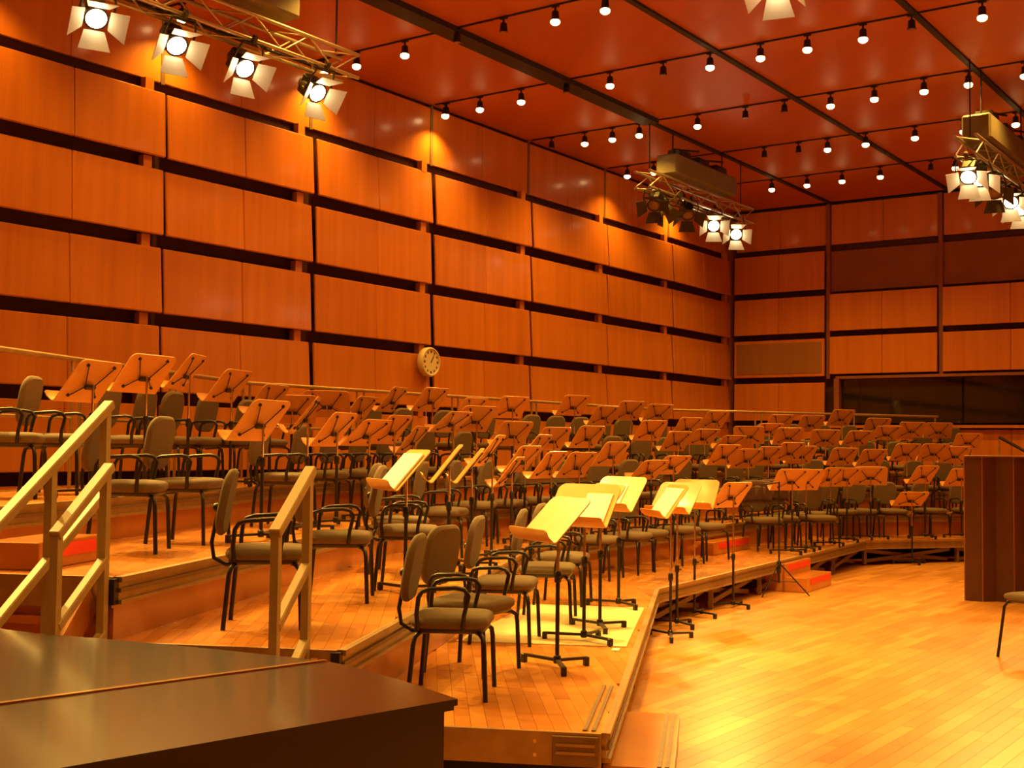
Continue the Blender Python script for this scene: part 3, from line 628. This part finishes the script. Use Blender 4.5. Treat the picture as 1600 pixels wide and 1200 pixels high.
pads = [MB().lathe([(.014, 0), (.014, .012), (.008, .018)], 8, Matrix.Translation((sx * .165, .004, sz)) @ Matrix.Rotation(-math.pi / 2, 4, 'X')).mesh('pad', 'black') for sx in (-1, 1) for sz in (DH / 2 - .045, -DH / 2 + .075)]
hub_m = MB().box((0, .028, -.03), (.12, .03, .035), bev=.006).mesh('hub', 'black')
up_m = MB().tube([(0, 0, 0), (0, 0, 1)], .010, 8).mesh('upper_pole', 'chrome')
lo_m = MB().tube([(0, 0, .05), (0, 0, .58)], .0145, 8).mesh('lower_pole', 'black')
cl_m = MB().lathe([(.02, .56), (.024, .57), (.024, .62), (.017, .635)], 10).tube([(0, 0, .595), (.05, .0, .595)], .009, 6).mesh('clamp', 'black')
def footm(a, L):
    M = Matrix.Rotation(a, 4, 'Z')
    return MB().box((L / 2, 0, .052), (L, .028, .018), M).box((L, 0, .030), (.035, .036, .06), M, bev=.004).mesh('foot', 'black')
feet = [footm(math.radians(200), .30), footm(math.radians(-20), .30), footm(math.radians(90), .22)]
COLLAR = MB().lathe([(.022, .03), (.026, .04), (.026, .075), (.016, .085)], 10).mesh('collar', 'black')
def stand(x, y, z, h, yaw, lean, label, sheet=None):
    t = thing('music_stand', label, 'music stand', (x, y, z), yaw, 'music stands')
    d = put('desk', desk_m, t, (0, 0, h), (-math.radians(lean), 0, 0))
    for n_, me in [('bracket', bracket_m), ('hub', hub_m)] + [('pad', p) for p in pads]: put(n_, me, d)
    yo = .03
    put('upper_pole', up_m, t, (0, yo, .50), (0, 0, 0), (1, 1, max(h - .52, .2)))
    put('lower_pole', lo_m, t, (0, yo, 0)); put('clamp', cl_m, t, (0, yo, 0)); put('collar', COLLAR, t, (0, yo, 0))
    for f_ in feet: put('foot', f_, t, (0, yo, 0))
    if sheet:
        w_, hh, xo, th, lab = sheet
        M = Matrix.Translation((x, y, z)) @ Matrix.Rotation(yaw, 4, 'Z') @ Matrix.Translation((0, 0, h)) @ Matrix.Rotation(-math.radians(lean), 4, 'X') @ Matrix.Translation((xo, -.008 - th / 2, hh / 2 - DH / 2 + .008))
        s = thing('sheet_music', lab, 'sheet music')
        MB().box((0, 0, 0), (w_, th, hh), bev=.0012).build('cover', 'paper', s)
        MB().box((0, -th / 2 - .0006, .001), (w_ - .012, .0012, hh - .014)).build('page', 'paper', s)
        s.matrix_world = M
cnt = {}
SHEETS = {'a': (.44, .34, 0, .014, 'thick white score leaning on the stand above the near grey chairs'),
          'b': (.22, .30, .12, .006, 'white sheet on right half of the large near yellow stand'),
          'c': (.24, .30, -.03, .006, 'white sheet on the yellow stand behind the near yellow stands'),
          'd': (.42, .34, 0, .012, 'narrow white score seen edge-on, on the stand by the riser corner')}
LOOK = {1: 'with yellow lit front', 0: ''}
for k, x, y, h, yaw, lean, sh in sorted(STANDS, key=lambda s: along(s[1], s[2])):
    cnt[k] = cnt.get(k, 0) + 1
    stand(x, y, ZT[k - 1] if k else 0, h, yaw, lean, f'music stand with beech desk, {ordinal(cnt[k])} from the piano end on {TIERS[k]}', SHEETS.get(sh))
# tripod microphone stand in front of the red steps, with a dark jacket on the chairs behind
t = thing('tripod_stand', 'thin black tripod microphone stand beside the red-striped floor steps', 'tripod', (-6.48, 15.1, 0))
MB().tube([(0, 0, .30), (0, 0, 1.45)], .012, 8).build('pole', 'black', t)
MB().lathe([(.02, .28), (.028, .30), (.028, .42), (.02, .44)], 10).build('leg_collar', 'black', t)
for a in (20, 140, 260):
    ca, sa_ = math.cos(math.radians(a)), math.sin(math.radians(a))
    MB().tube([(0, 0, .42), (ca * .38, sa_ * .38, .01)], .009, 6).build('leg', 'black', t)
    MB().tube([(0, 0, .18), (ca * .22, sa_ * .22, .18)], .006, 6).build('brace', 'black', t)
MB().tube([(0, 0, .16), (0, 0, .32)], .014, 8).build('lower_pole', 'black', t)
MB().tube([(-.02, .03, 1.44), (-.30, .12, 1.40)], .010, 6).build('boom', 'black', t)
# ------------------------------------------------------------------ walnut acoustic screen and stool at the right
t = thing('acoustic_screen', 'tall dark walnut folding acoustic screen at the right edge of the floor', 'screen', (-4.46, 16.2, 0), math.radians(24))
xs = 0.0
for n_ in range(9):
    w_ = .21; a = math.radians(28 if n_ % 2 else -28)
    o = MB().box((w_ / 2, 0, .9), (w_, .03, 1.8), bev=.004).build('panel', 'screen', t, (xs, 0 if n_ % 2 == 0 else -w_ * math.sin(math.radians(28)), 0), (0, 0, a))
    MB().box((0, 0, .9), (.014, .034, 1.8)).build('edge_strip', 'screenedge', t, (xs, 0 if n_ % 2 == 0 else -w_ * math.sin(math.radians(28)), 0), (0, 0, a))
    xs += w_ * math.cos(math.radians(28))
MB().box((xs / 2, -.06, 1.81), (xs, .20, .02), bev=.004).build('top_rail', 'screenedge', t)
t = thing('conductor_stool', 'high black stool with grey padded seat at the right edge of the floor', 'stool', (-2.70, 12.0, 0), math.radians(-30))
zo = .575 - SH - .05
st_seat = pad(.44, .42, .12, [(.88, .525), (.99, .54), (1.0, .555), (.96, .572), (.8, .585)]).build('seat', 'fabric', t)
pad(.38, .36, .10, [(.9, .505), (1, .512), (1, .527)]).build('seat_shell', 'black', t)
for sx in (-1, 1):
    for sy in (-1, 1):
        MB().tube([(sx * .10, sy * .10, .51), (sx * .16, sy * .15, .50), (sx * .18, sy * .17, .46), (sx * .225, sy * .21, 0)], .014, 8).build('leg', 'black', t)
MB().tube([(-.10, -.10, .51), (.10, .10, .51)], .012, 6).tube([(.10, -.10, .51), (-.10, .10, .51)], .012, 6).build('seat_frame', 'black', t)
# ------------------------------------------------------------------ grand piano, lid closed
t = thing('grand_piano', 'black lacquered grand piano with closed lid, at the lower left', 'piano')
w_ = Vector((-.98, -.195)); u_ = Vector((.19, .982))
C0 = Vector((-2.604, 3.379))
hA = Vector((-3.46, 3.64)); hB = hA - u_ * 1.75
flap = [tuple(C0), (-2.914, 3.497), (-3.324, 3.621), tuple(hA), tuple(hB), tuple(C0 - u_ * 1.55)]
lid = [tuple(hA + w_ * .012), (-4.025, 3.56), (-4.52, 3.462), (-4.951, 3.353), (-5.168, 3.335), (-5.4, 3.36), (-5.56, 3.22), (-5.60, 2.95), (-5.42, 2.62), (-5.0, 2.30), tuple(hB + w_ * .012)]
def shrink(poly, d):
    c = sum((Vector(p) for p in poly), Vector((0, 0))) / len(poly)
    return [tuple(Vector(p) + (c - Vector(p)).normalized() * d) for p in poly]
MB().prism(flap, .978, 1.0).prism(shrink(flap, .012), .962, .978).build('lid_flap', 'piano', t)
MB().prism(lid, .978, 1.0).prism(shrink(lid, .012), .962, .978).build('lid', 'piano', t)
MB().prism(shrink(flap[:3] + lid[1:-1] + flap[4:], .05), .64, .962).build('case', 'piano', t)
hd = hB - hA; hm = (hA + hB) / 2 + w_ * .006
MB().box((0, 0, 0), (hd.length, .026, .008)).build('hinge', 'brass', t, (hm.x, hm.y, 1.002), (0, 0, math.atan2(hd.y, hd.x)))
kb = C0 - u_ * .8 - w_ * .04
MB().box((0, 0, 0), (1.42, .10, .10)).build('key_slip', 'piano', t, (kb.x, kb.y, .66), (0, 0, math.atan2(u_.y, u_.x)))
for p in (C0 - u_ * .22 + w_ * .35, C0 - u_ * 1.35 + w_ * .35, Vector((-5.1, 2.85))):
    l_ = MB().prism([(-.06, -.06), (.06, -.06), (.06, .06), (-.06, .06)], .09, .64).build('leg', 'piano', t, (p.x, p.y, 0))
    MB().lathe([(.028, -.012), (.028, .012)], 14, Matrix.Translation((0, 0, .03)) @ Matrix.Rotation(math.pi / 2, 4, 'X')).tube([(0, 0, .03), (0, 0, .09)], .014, 8).build('castor', 'brass', l_)
pl = C0 - u_ * .8 + w_ * .7
MB().box((0, 0, .35), (.10, .22, .58)).box((0, 0, .07), (.16, .30, .06)).build('pedal_lyre', 'piano', t, (pl.x, pl.y, 0))
recenter(t, (-3.9, 2.8, 0))
# ------------------------------------------------------------------ wall clock
t = thing('wall_clock', 'round cream wall clock between panels on the left wall', 'clock', (XL + .22, 15.62, 3.21), math.pi / 2)
MX = Matrix.Rotation(math.pi / 2, 4, 'X')
MB().lathe([(.20, .0), (.235, .01), (.24, .09), (.225, .12), (.205, .12), (.20, .10)], 40, MX).build('case', 'clockcase', t)
MB().lathe([(.205, .100), (.205, .106)], 40, MX).build('dial', 'clockface', t)
for k in range(12):
    a = math.radians(30 * k); MB().box((math.sin(a) * .165, -.108, math.cos(a) * .165), (.024 if k % 3 else .034, .003, .036)).build('hour_mark', 'clockink', t)
for L, w2, a in ((.105, .016, 33), (.16, .011, 30)):
    a = math.radians(a); MB().box((0, 0, L / 2 - .012), (w2, .004, L), Matrix.Translation((0, -.112, 0)) @ Matrix.Rotation(a, 4, 'Y')).build('hand', 'clockink', t)
MB().tube([(0, -.02, -.24), (0, -.02, -1.0)], .006, 6).build('cable', 'clockcase', t)
# ------------------------------------------------------------------ ceiling track lamps
stem_m = MB().tube([(0, 0, .10), (0, 0, .19)], .014, 6).mesh('stem', 'black')
adapt_m = MB().box((0, 0, .174), (.10, .035, .03)).mesh('adapter', 'black')
can_m = MB().lathe([(.025, .115), (.045, .10), (.05, .02), (.058, -.01)], 12).mesh('housing', 'black')
bul_m = MB().lathe([(.012, .02), (.046, .0), (.064, -.022), (.06, -.05), (.036, -.07), (.008, -.078)], 12).mesh('bulb', 'bulb')
bof_m = MB().lathe([(.012, .0), (.045, -.006), (.045, -.014)], 12).mesh('bulb', 'bulboff')
spot_d = bpy.data.lights.new('track_beam', 'SPOT'); spot_d.energy = SPOT_W; spot_d.color = LAMP; spot_d.spot_size = math.radians(130); spot_d.spot_blend = .8; spot_d.shadow_soft_size = .05
rowsY = {}
extra = [(x, y, 1) for y in (2.2, 4.9, 7.62, 10.35) for x in (-11.2, -9.9, -8.6, -6.0, -3.3, -.6, 2.0)] + [(-12.45, y, 1) for y in (4.9, 7.62)] + [(x, y, 1) for y in (13.05, 15.85, 18.68, 21.4, 24.1) for x in (-2.4, .2, 2.9)]
allsp = [(x, y, l, 1) for x, y, l in SPOTS] + [(x, y, l, 0) for x, y, l in extra]
for x, y, lit, vis in allsp: rowsY.setdefault(y, []).append((x, lit, vis))
for rn, y in enumerate(sorted(rowsY)):
    for n_, (x, lit, vis) in enumerate(sorted(rowsY[y])):
        lab = f'{"lit" if lit else "unlit"} halogen ceiling spot, {ordinal(n_ + 1)} from the left wall on the {ordinal(rn + 1)} track'
        t = thing('track_spotlight', lab, 'spotlight', (x, y, 7.3), 0, 'ceiling track spotlights')
        put('stem', stem_m, t); put('adapter', adapt_m, t); put('housing', can_m, t); put('bulb', bul_m if lit else bof_m, t)
        if lit:
            l_ = bpy.data.objects.new('track_beam', spot_d); COL.objects.link(l_); l_.parent = t; l_.location = (0, 0, -.095)
    tr = tag(MB().box((0, 0, 0), (18.5, .022, .02)).build('light_track', 'beam', None, (-3.6, y, H - .011)), f'thin dark light track across the ceiling, {ordinal(rn + 1)} from the piano end', 'light track', 'ceiling light tracks')
# ------------------------------------------------------------------ trusses, hoists, stage lanterns
def truss(label, x, y0, y1, z, hz=None):
    t = thing('lighting_truss', label, 'truss', (x, (y0 + y1) / 2, z)); L = y1 - y0
    for sx in (-.14, .14):
        for sz in (-.14, .14): MB().tube([(sx, -L / 2, sz), (sx, L / 2, sz)], .025, 8).build('chord', 'truss', t)
    n = int(L / .42)
    br = MB()
    for k in range(n):
        a, b = -L / 2 + L * k / n, -L / 2 + L * (k + 1) / n
        if k % 2: a, b = b, a
        for sx in (-.14, .14): br.tube([(sx, a, -.14), (sx, b, .14)], .011, 6)
        for sz in (-.14, .14): br.tube([(-.14, a, sz), (.14, b, sz)], .011, 6)
    br.build('bracing', 'truss', t)
    for yy in (-L / 2 + .25, L / 2 - .25): MB().tube([(0, yy, .14), (0, yy, (hz or H) - z)], .012, 6).build('hanger', 'black', t)
    for sx in (-.05, .06): MB().tube([(sx, -L / 2 + .3, -.10), (sx + .02, 0, -.13), (sx, L / 2 - .3, -.11)], .018, 6).build('cable', 'black', t)
def hoist(label, x, y0, y1, z0, z1):
    t = thing('hoist_housing', label, 'hoist', (x, (y0 + y1) / 2, z0))
    MB().box((0, 0, (z1 - z0) / 2), (.42, y1 - y0, z1 - z0), bev=.03).build('casing', 'hoist', t)
    for k in range(3): MB().box((0, 0, 0), (.26, .42, .14), bev=.02).build('motor', 'black', t, (0, (k - 1) * (y1 - y0) * .3, z1 - z0 + .07))
    for k in (-1, 1):
        MB().tube([(0, k * (y1 - y0) * .4, z1 - z0), (0, k * (y1 - y0) * .4, H - z0)], .014, 6).build('hanger', 'black', t)
    for yy in (-.3, .1): MB().tube([(-.14, yy * (y1 - y0), z1 - z0 + .2), (.14, (yy + .2) * (y1 - y0), z1 - z0 + .22)], .02, 6).build('conduit', 'black', t)
TR = [('silver box truss hanging near the left wall, carrying four lit lanterns', -10.35, 3.9, 11.1, 6.45, None),
      ('silver box truss hanging before the far left corner, with two lit lanterns', -10.35, 18.35, 22.5, 6.42, None),
      ('silver box truss hanging at the right edge of the photo', -4.9, 17.95, 22.2, 6.2, None)]
for a in TR: truss(*a)
hoist('olive grey hoist casing above the near left truss, cut by the top edge', -10.35, 6.9, 10.05, 6.72, 7.1)
hoist('olive grey hoist casing above the truss by the far left corner', -10.35, 19.2, 21.65, 6.66, 7.02)
hoist('olive grey hoist casing above the truss at the right edge', -4.9, 18.5, 21.5, 6.40, 6.78)
fd = bpy.data.lights.new('lantern_beam', 'SPOT'); fd.energy = FRES_W; fd.color = (1.0, .57, .11); fd.spot_size = math.radians(64); fd.spot_blend = .7; fd.shadow_soft_size = .09
fd2 = fd.copy(); fd2.energy = FRES_W * 2.8; fd3 = fd.copy(); fd3.energy = FRES_W * 3.0
body_m = MB().lathe([(.06, -.30), (.10, -.28), (.115, -.10), (.12, .0), (.125, .02)], 16).box((0, 0, -.16), (.20, .24, .20), bev=.02).mesh('body', 'black')
lens_m = MB().lathe([(.09, .012), (.108, .016), (.075, .035), (.03, .045)], 20).mesh('lens', 'lens')
lensoff_m = MB().lathe([(.09, .012), (.108, .016), (.075, .035), (.03, .045)], 20).mesh('lens', 'bulboff')
yoke_m = MB().tube([(-.155, 0, -.10), (-.165, .0, -.02), (-.165, .16, .0), (-.12, .30, -.02), (.12, .30, -.02), (.165, .16, .0), (.165, 0, -.02), (.155, 0, -.10)], .012, 6).mesh('yoke', 'black')
clampm = MB().box((0, .34, -.02), (.05, .09, .06), bev=.008).mesh('clamp', 'black')
def doorm(a, ang, m_):
    M = Matrix.Rotation(math.radians(a), 4, 'Z') @ Matrix.Translation((0, -.125, .03)) @ Matrix.Rotation(math.radians(ang), 4, 'X')
    vs = [(-.10, -.003, 0), (.10, -.003, 0), (.155, -.003, .20), (-.155, -.003, .20), (-.10, .003, 0), (.10, .003, 0), (.155, .003, .20), (-.155, .003, .20)]
    return MB().add(vs, [(0, 1, 2, 3), (7, 6, 5, 4), (0, 4, 5, 1), (1, 5, 6, 2), (2, 6, 7, 3), (3, 7, 4, 0)], False, M).mesh('barn_door', m_)
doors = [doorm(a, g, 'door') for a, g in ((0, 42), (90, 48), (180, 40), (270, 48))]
dark_doors = [doorm(a, g, 'doord') for a, g in ((0, 42), (90, 48), (180, 40), (270, 48))]
def lantern(label, loc, aim, lit, data=None):
    t = thing('stage_lantern', label, 'stage light', loc, 0, 'stage lanterns on the trusses')
    d = (Vector(aim) - Vector(loc)).normalized()
    z = d; up = Vector((0, 0, 1)); x = up.cross(z).normalized() * 1; y = z.cross(x)      # local z = beam, local y = up
    M = Matrix((x, y, z)).transposed()
    t.rotation_euler = M.to_euler()
    put('body', body_m, t); put('lens', lens_m if lit else lensoff_m, t); put('yoke', yoke_m, t); put('clamp', clampm, t)
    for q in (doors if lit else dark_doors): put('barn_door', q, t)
    if lit:
        l_ = bpy.data.objects.new('lantern_beam', data or fd); COL.objects.link(l_); l_.parent = t; l_.location = (0, 0, .07); l_.rotation_euler = (math.pi, 0, 0)
for n_, (y, aim) in enumerate([(7.46, (-5.4, 5.3, .8)), (8.45, (-4.6, 6.8, .6)), (9.4, (-4.0, 8.0, .5)), (10.54, (-3.0, 9.6, .4))]):
    lantern(f'lit stage lantern with lit-toned barn doors on the near left truss, {ordinal(n_ + 1)} from left', (-10.35, y, 6.02), aim, 1)
for y, aim, lab in ((6.0, (-6.9, 6.6, 1.1), 'added unseen lantern on the near left truss, just beyond the left edge'), (4.6, (-5.3, 5.1, .8), 'added unseen lantern at the left end of the near truss, beyond the edge')):
    lantern(lab, (-10.35, y, 6.02), aim, 1, fd3)  # unseen lanterns added to brighten the near riser decks
for n_, (y, z, aim, lit) in enumerate([(18.77, 6.05, (-8, 12, 0), 0), (19.2, 6.05, (-6, 20, 0), 0), (20.03, 6.08, (-7, 16, 0), 0), (21.07, 6.04, (-4.5, 12.0, .4), 1), (22.04, 6.02, (-4.0, 13.0, .4), 1)]):
    lantern(f'{"lit" if lit else "unlit dark"} stage lantern on the far left corner truss, {ordinal(n_ + 1)} from left', (-10.35, y, z), aim, lit)
for n_, (y, z, aim, lit) in enumerate([(18.1, 5.78, (-4.2, 12, .2), 1), (18.7, 5.85, (-3.4, 13, 0), 1), (19.5, 5.8, (-3.6, 14, .2), 0), (20.5, 5.82, (-3.4, 14, .2), 1), (21.1, 5.8, (-3.4, 15, .2), 1)]):
    lantern(f'{"lit" if lit else "unlit dark"} stage lantern on the right edge truss, {ordinal(n_ + 1)} from left', (-4.9, y, z), aim, lit)
lantern('added unseen lantern just above the top edge, over the near yellow stands', (-4.75, 7.7, 6.30), (-5.3, 9.0, 1.4), 1, fd2)  # unseen, added to brighten the near desks and mat
lantern('added unseen lantern just above the top edge, over the riser corner stands', (-4.75, 9.2, 6.30), (-6.2, 12.0, 1.3), 1, fd2)  # unseen, added to brighten the desks at the riser corner
lantern('lit stage lantern cut by the top edge of the photo', (-4.72, 10.9, 6.25), (-4.2, 8.6, .3), 1)
truss('silver box truss just above the top edge of the photo', -4.9, 7.0, 11.0, 6.75)
